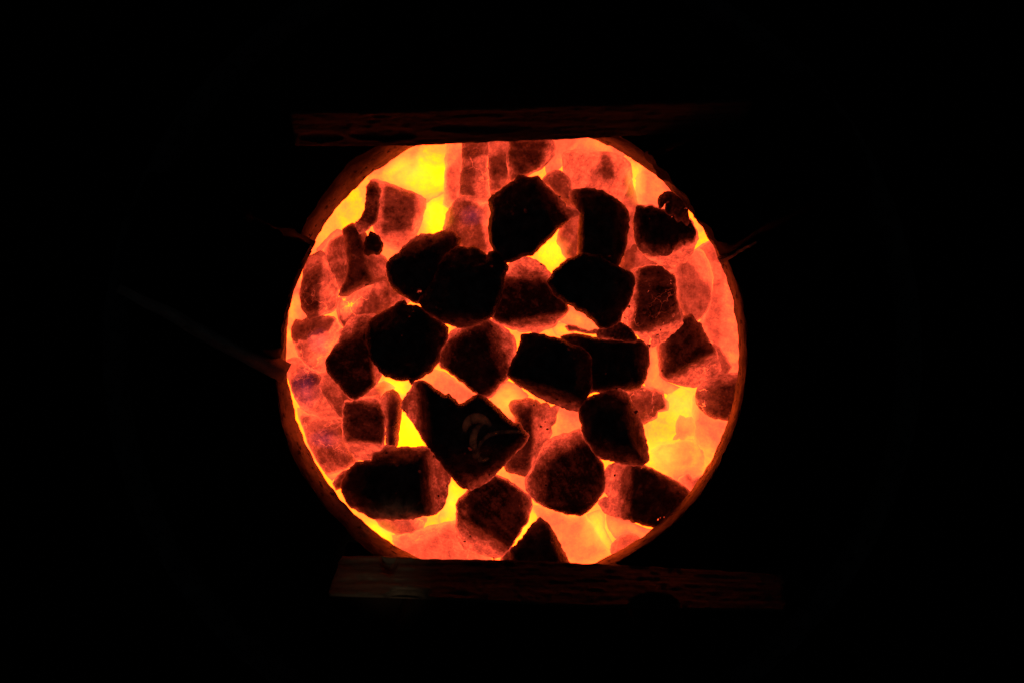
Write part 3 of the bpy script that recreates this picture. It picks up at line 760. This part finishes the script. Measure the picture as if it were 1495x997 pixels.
coal('plain red lump tucked under the leftmost dark lump',
     [(468, 560), (474, 545), (480, 540), (496, 560), (510, 576), (520, 584), (504, 592), (506, 610), (496, 606), (484, 590), (473, 574)],
     44, 18, 0.53, 0.03, 10, patch=.1)
coal('pinkish red lump with violet patches low at left, above the black log',
     [(440, 606), (456, 610), (476, 612), (498, 612), (504, 624), (504, 640), (512, 656), (520, 672), (505, 682), (490, 688), (478, 690), (464, 668), (452, 645)],
     48, 18, 0.54, 0.03, 13, patch=.2, crack=.15)
coal('small rough red chip between black log and left rim',
     [(484, 704), (492, 694), (502, 686), (512, 682), (518, 688), (508, 698), (500, 712), (490, 716)],
     38, 12, 0.42, 0.08, 6, patch=.2)
coal('flat salmon lump under the black log at bottom left',
     [(546, 752), (575, 750), (605, 752), (622, 756), (616, 768), (600, 775), (580, 776), (562, 770)],
     46, 15, 0.58, 0.03, 8, patch=.12, crack=.15)
coal('wide orange slab above the lower bar at bottom left',
     [(574, 782), (595, 777), (620, 772), (645, 765), (668, 762), (672, 790), (690, 806), (715, 815), (700, 832), (640, 834), (600, 824), (582, 806)],
     50, 18, 0.655, 0.015, 12, patch=.12, crack=.1)
coal('small rounded red lump by lower bar, left of the triangular lump',
     [(735, 812), (740, 802), (748, 800), (752, 812), (758, 826), (742, 834), (732, 826)],
     30, 14, 0.42, 0.08, 8, patch=.1)
coal('broad pale orange lump above the lower bar, right of the triangular lump',
     [(780, 738), (798, 744), (815, 748), (835, 756), (852, 752), (862, 764), (872, 782), (884, 800), (896, 812), (886, 834), (830, 836), (818, 806), (804, 776), (790, 758)],
     50, 18, 0.715, 0.01, 13, patch=.07)
coal('rounded salmon lump at bottom right by rim and lower bar',
     [(892, 806), (896, 794), (906, 784), (920, 780), (934, 788), (938, 802), (924, 818), (905, 824)],
     52, 16, 0.61, 0.02, 10, patch=.06)
coal('orange lump between torn black lump and large lower centre lump',
     [(606, 556), (620, 546), (634, 540), (648, 545), (662, 553), (680, 566), (700, 580), (690, 590), (676, 596), (660, 592), (640, 576), (620, 562)],
     48, 17, 0.68, 0.02, 10, [(606, 560, 690, 588, .3)], patch=.1)
coal('soft orange red lump seen between dark square block and torn black lump',
     [(520, 586), (534, 574), (548, 564), (560, 558), (574, 566), (566, 576), (556, 586), (540, 592)],
     48, 15, 0.60, 0.03, 8, patch=.1)
coal('orange red lump in gap below the large lower centre lump',
     [(724, 690), (738, 682), (756, 688), (772, 694), (770, 712), (774, 722), (756, 714), (738, 704)],
     50, 16, 0.72, 0.01, 8, patch=.08)

# ---- the hottest coals, seen yellow through the gaps
GH = 'hottest coals glowing through the gaps'
def hot(label, outline, heat=0.97, z=62, patch=0.16):
    return coal(label, outline, z, 16, heat - 0.01, -0.085, 34, group=GH, cat='ember', patch=patch * 2.2, pitch=4.2, rough=.8)
hot('big yellow blazing coal inside the upper left of the rim',
    [(535, 262), (560, 232), (590, 208), (625, 196), (664, 196), (664, 240), (660, 272), (640, 290), (622, 298), (600, 290), (570, 278)], 0.90, 60, .30)
hot('yellow coal right of the upright red cylinder lump', [(604, 348), (612, 325), (618, 300), (630, 286), (660, 270), (662, 296), (656, 325), (648, 346), (625, 352)], 1.0)
hot('yellow coal below the spiked black lump', [(778, 374), (792, 356), (806, 342), (822, 330), (830, 350), (834, 380), (818, 392), (804, 402), (790, 390)])
hot('yellow coal left of the large lower centre lump', [(578, 590), (590, 592), (600, 606), (612, 626), (630, 652), (632, 668), (600, 668), (572, 664), (574, 630)], 1.02)
hot('yellow coal between black log and bottom centre lump', [(640, 752), (650, 730), (656, 700), (668, 700), (682, 710), (676, 730), (668, 760), (655, 772), (640, 768)], .98)
hot('small yellow coal below the torn black lump', [(550, 560), (562, 548), (585, 548), (606, 550), (602, 562), (592, 580), (575, 572), (560, 566)], .97)
hot('thin yellow coal left of the triangular lump at the bottom', [(738, 808), (752, 782), (766, 758), (776, 738), (790, 750), (780, 772), (764, 792), (750, 806)], .98)
hot('yellow sliver at lower left rim under the black log', [(528, 752), (542, 752), (556, 764), (572, 774), (580, 800), (564, 796), (545, 780), (530, 764)], .96)
hot('yellow sliver inside the upper right rim', [(912, 240), (922, 232), (934, 244), (936, 270), (934, 296), (926, 300), (920, 280), (918, 258)], .94, 58)
hot('yellow streaked coal under the rounded dark lump at lower right', [(856, 750), (876, 742), (884, 752), (882, 770), (900, 800), (906, 812), (890, 812), (874, 792), (862, 772)], .90)
hot('orange yellow coal below the glinting dark lump at lower right', [(884, 748), (910, 756), (945, 770), (968, 776), (950, 792), (936, 788), (918, 778), (898, 786), (886, 770)], .80)
hot('yellow glint beside the twig above the slab-sided block', [(804, 478), (815, 470), (828, 470), (840, 488), (828, 494), (812, 490)], .90)
hot('yellow glint between two red lumps at left rim', [(466, 466), (474, 456), (488, 448), (498, 462), (500, 482), (494, 486), (484, 472)], .92)
hot('orange yellow coal along the left rim', [(406, 500), (410, 460), (424, 420), (436, 404), (448, 430), (446, 462), (434, 474), (428, 500), (436, 524), (420, 530)], .76, 60, .12)
hot('yellow orange coal right of the black log end', [(946, 500), (958, 500), (966, 530), (972, 556), (996, 566), (980, 580), (966, 572), (944, 566), (938, 556), (948, 530)], .82, 60, .14)
hot('yellow orange coal below the centre diamond lump', [(712, 586), (726, 568), (740, 554), (756, 562), (772, 576), (764, 588), (752, 600), (758, 622), (740, 612), (724, 600)], .80, 60, .14)
hot('pale orange coal left of the black block at lower right', [(806, 598), (820, 594), (846, 602), (852, 628), (830, 636), (808, 644), (800, 632)], .76, 60, .08)
hot('orange coal in gap below the black wedge lump', [(812, 462), (828, 452), (836, 448), (858, 462), (876, 478), (850, 482), (830, 474)], .73, 60, .08)
hot('small yellow coal right of the column lump, upper left', [(556, 352), (572, 358), (588, 366), (578, 376), (566, 388), (558, 376), (552, 366)], .80, 60, .1)
hot('small orange coal at left rim above the pinkish lump', [(460, 366), (476, 348), (492, 334), (504, 338), (498, 350), (484, 358), (470, 376)], .80, 60, .1)
hot('orange coal wedge at left rim below the wide violet red lump', [(436, 596), (446, 600), (466, 606), (482, 612), (462, 618), (446, 622), (438, 610)], .76, 60, .08)
hot('small yellow coal at lower left rim by the rough chip', [(472, 690), (482, 684), (498, 682), (510, 676), (518, 672), (508, 684), (496, 694), (484, 702)], .84, 60, .1)
hot('orange coal behind the upper bar at top right', [(806, 196), (850, 194), (890, 206), (912, 226), (894, 232), (864, 230), (840, 226), (824, 232), (812, 250), (800, 254), (798, 240), (810, 228)], .715, 58, .1)

# ---- the bed of embers under it all
def ember_bed():
    n, R = 150, 0.1245
    x0, y0, _ = P(CX, CY, -0.08)
    vs_, fs, idm = [], [], {}
    cells = []
    rng = random.Random(5)
    for _ in range(170):
        a = rng.uniform(0, 6.283); r = R * math.sqrt(rng.random())
        cells.append((r * math.cos(a), r * math.sin(a), rng.uniform(-.004, .004)))
    cells = np.array(cells)
    for j in range(n + 1):
        for i in range(n + 1):
            x = -R + 2 * R * i / n; y = -R + 2 * R * j / n
            if x * x + y * y > R * R: continue
            d = np.hypot(cells[:, 0] - x, cells[:, 1] - y)
            q = int(d.argmin())
            z = cells[q, 2] + 0.007 * max(0.0, 1 - (d[q] / 0.014) ** 2) + 0.0014 * fbm(x, y, 0, 160, 3)
            idm[(i, j)] = len(vs_); vs_.append((x, y, z))
    for j in range(n):
        for i in range(n):
            k = [(i, j), (i + 1, j), (i + 1, j + 1), (i, j + 1)]
            if all(q in idm for q in k): fs.append(tuple(idm[q] for q in k))
    o = mesh_obj('ember_bed', vs_, fs, M_COAL, None, True, (x0, y0, -0.083))
    o['cap'] = 1.2; o['tex'] = 0.4; o['heat'] = 0.85; o['grad'] = 0.02; o['rise'] = 0.004; o['patch'] = 0.35; o['crack'] = 0.0; o['speck'] = 0.0; o['ash'] = 0.3
    tag(o, 'bed of orange embers glowing beneath the charcoal lumps', 'embers', None, 'stuff')
ember_bed()

# ---- crumbs and splinters that broke off the lumps
def crumbs():
    bpy.context.view_layer.update()
    dg = bpy.context.evaluated_depsgraph_get()
    rng = random.Random(11)
    vs_, fs = [], []
    made = tries = 0
    while made < 150 and tries < 6000:
        tries += 1
        a = rng.uniform(0, 6.283); q = 318 * math.sqrt(rng.random())
        x, y, _ = P(CX + q * math.cos(a), CY + q * math.sin(a), -0.03)
        hit, p, n, _, ob, _ = scene.ray_cast(dg, Vector((x, y, -0.001)), Vector((0, 0, -1)))
        if not hit or not ob.name.startswith('charcoal_lump') or ob.get('cap', 1) > 0.501: continue
        if n.z > 0.93 and rng.random() < 0.7: continue          # most of them lodge on slopes and ledges
        if n.z < 0.25: continue
        r = rng.uniform(0.0003, 0.0008) * (1.7 if rng.random() < 0.12 else 1)
        bm = bmesh.new(); bmesh.ops.create_icosphere(bm, subdivisions=1, radius=r)
        sx_, sy_, sz_ = rng.uniform(.6, 2.2), rng.uniform(.6, 1.2), rng.uniform(.5, 1.0)
        an = rng.uniform(0, 6.28); ca, sa = math.cos(an), math.sin(an)
        b0 = len(vs_)
        for v in bm.verts:
            j = 1 + rng.uniform(-.3, .3)
            lx, ly, lz = v.co.x * sx_ * j, v.co.y * sy_ * j, v.co.z * sz_ * j
            vs_.append((p.x + lx * ca - ly * sa, p.y + lx * sa + ly * ca, p.z + lz + r * 0.25))
        for f in bm.faces: fs.append(tuple(b0 + v.index for v in f.verts))
        bm.free(); made += 1
    o = mesh_obj('charcoal_crumbs', vs_, fs, M_COAL, None, False)
    for k, v in dict(heat=0.16, grad=0.0, rise=0.0, patch=0.9, crack=0.0, speck=0.0, ash=0.8, cap=1.0, tex=1.0).items(): o[k] = v
    tag(o, 'tiny crumbs and splinters of charcoal lying on the lumps', 'crumbs', None, 'stuff')
crumbs()

# ------------------------------------------------------------------ blue flames and a curl of smoke
def gas_material(name, color, strength, scale):
    t = NT(name)
    tc = t.n('ShaderNodeTexCoord')
    ln = t.n('ShaderNodeVectorMath', operation='LENGTH'); t.l(tc.outputs['Object'], ln.inputs[0])
    core = t.mapr(ln.outputs['Value'], 0.1, 1.0, 1.0, 0.0)
    no = t.mapr(t.noise(tc.outputs['Object'], scale, 3, 0.6, 0.8), 0.35, 0.7, 0.1, 1.0)
    e = t.n('ShaderNodeEmission'); e.inputs['Color'].default_value = (*color, 1)
    t.l(t.m('MULTIPLY', t.m('MULTIPLY', core, no), strength), e.inputs['Strength'])
    t.l(e.outputs[0], t.out.inputs['Volume'])
    return t.mat
M_FLAME = gas_material('flame_gas', (1.0, 0.36, 0.012), 85.0, 1.4)
M_BLUE = gas_material('blue_flame_gas', (0.30, 0.18, 1.0), 3.6, 1.1)

def blue_flame(label, px, py, rx, ry, lean, name='blue_flame', mat=None, z=-0.040, hz=0.014, group='faint blue flames over the coals'):
    bm = bmesh.new()
    bmesh.ops.create_icosphere(bm, subdivisions=3, radius=1.0)
    for v in bm.verts:                                   # a licking tongue, narrow at its tip
        u = (v.co.z + 1) / 2
        f = (1 - 0.75 * u) * (1 + 0.25 * nz(v.co.x, v.co.y, v.co.z + px, 1.5))
        v.co.x = v.co.x * f + lean * u * 0.5; v.co.y *= f
    me = bpy.data.meshes.new(name); bm.to_mesh(me); bm.free()
    me.materials.append(mat or M_BLUE)
    o = bpy.data.objects.new(name, me); COL.objects.link(o)
    o.location = P(px, py, z); k = S * 1.04
    o.scale = (rx * k, ry * k, hz)
    tag(o, label, 'flame', group)
blue_flame('faint blue flame over the wide violet red lump at left rim', 444, 566, 34, 48, .3)
blue_flame('faint violet flame over pinkish red lump low at left', 474, 640, 34, 22, -.2)
blue_flame('faint violet flame over the rounded salmon lump at left', 466, 498, 28, 30, .1)
blue_flame('faint violet flame over block beside the spiked black lump', 688, 315, 30, 24, .2)

def flame(label, px, py, rx, ry, lean=0.0):
    blue_flame(label, px, py, rx, ry, lean, 'flame', M_FLAME, -0.044, 0.017, 'yellow flames licking between the lumps')
flame('wide yellow flame inside the upper left of the rim', 606, 252, 75, 52, .3)
flame('yellow flame right of the upright red cylinder lump', 636, 312, 42, 48, -.2)
flame('yellow flame in the gap below the spiked black lump', 806, 364, 40, 40, .1)
flame('yellow flame left of the large lower centre lump', 598, 620, 38, 62, .1)
flame('small yellow flame in the gap below the torn black lump', 578, 564, 48, 28, 0)
flame('yellow flame between black log and bottom centre lump', 660, 732, 40, 55, .2)
flame('thin yellow flame left of the triangular lump', 764, 768, 34, 46, .1)
flame('yellow flame at lower left rim under the black log', 556, 776, 46, 30, -.1)
flame('narrow yellow flame inside the upper right rim', 928, 268, 26, 46, .2)
flame('yellow flame under the rounded dark lump at lower right', 874, 772, 42, 50, -.1)
flame('wide orange flame at right, below the black log end', 998, 592, 42, 52, .0)
flame('orange flame lower right above the glinting dark lump', 966, 662, 56, 44, .1)
flame('orange flame in the gap below the centre diamond lump', 742, 586, 44, 36, 0)

def smoke():
    t = NT('thin_smoke')
    v = t.n('ShaderNodeVolumePrincipled')
    v.inputs['Color'].default_value = (0.9, 0.85, 0.8, 1); v.inputs['Density'].default_value = 25.0
    v.inputs['Emission Strength'].default_value = 7.0; v.inputs['Emission Color'].default_value = (1.0, 0.22, 0.09, 1)   # emission stands in for ember light caught by the smoke
    tc = t.n('ShaderNodeTexCoord')
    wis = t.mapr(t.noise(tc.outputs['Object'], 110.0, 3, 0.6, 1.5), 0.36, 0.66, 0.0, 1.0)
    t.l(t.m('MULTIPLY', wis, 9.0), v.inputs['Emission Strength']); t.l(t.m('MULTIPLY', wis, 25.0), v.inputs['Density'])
    t.l(v.outputs[0], t.out.inputs['Volume'])
    vs_, fs = [], []
    def tube(path, rad):
        pts = []
        for a, b in zip(path, path[1:]):
            for q in range(5): pts.append((a[0] + (b[0] - a[0]) * q / 5, a[1] + (b[1] - a[1]) * q / 5))
        pts.append(path[-1])
        P_ = np.array(pts)
        for _ in range(6): P_[1:-1] = 0.25 * P_[:-2] + 0.5 * P_[1:-1] + 0.25 * P_[2:]
        n = len(P_); base = len(vs_); m = 10
        for i in range(n):
            u = i / (n - 1); r = rad * (0.25 + 0.75 * math.sin(math.pi * min(1, u * 0.9 + 0.06)))
            d = P_[min(i + 1, n - 1)] - P_[max(i - 1, 0)]; d = d / np.hypot(*d)
            for q in range(m):
                a = 2 * math.pi * q / m
                off = r * math.cos(a)
                x, y, z = P(P_[i, 0] - d[1] * off, P_[i, 1] + d[0] * off, -0.008 + 0.005 * u + r * math.sin(a) * S * 0.9)
                vs_.append((x, y, z))
        for i in range(n - 1):
            for q in range(m):
                fs.append((base + i * m + q, base + i * m + (q + 1) % m, base + (i + 1) * m + (q + 1) % m, base + (i + 1) * m + q))
        fs.append(tuple(base + q for q in range(m))); fs.append(tuple(base + (n - 1) * m + q for q in range(m)))
    tube([(678, 630), (680, 619), (688, 611), (699, 609), (709, 613), (717, 622)], 8.0)
    tube([(708, 616), (698, 622), (692, 632), (690, 646), (692, 660), (698, 669), (706, 672), (714, 668)], 6.0)
    tube([(698, 668), (698, 655), (703, 643), (714, 634), (730, 630), (750, 629), (770, 631), (788, 631)], 3.4)
    lx, ly, _ = P(710, 640, -0.008)
    vv = [(x - lx, y - ly, z + 0.008) for x, y, z in vs_]
    o = mesh_obj('smoke_wisp', vv, fs, t.mat, None, True, (lx, ly, -0.008))
    tag(o, 'thin hooked curl of smoke over the large lower centre lump', 'smoke', None, 'stuff')
smoke()
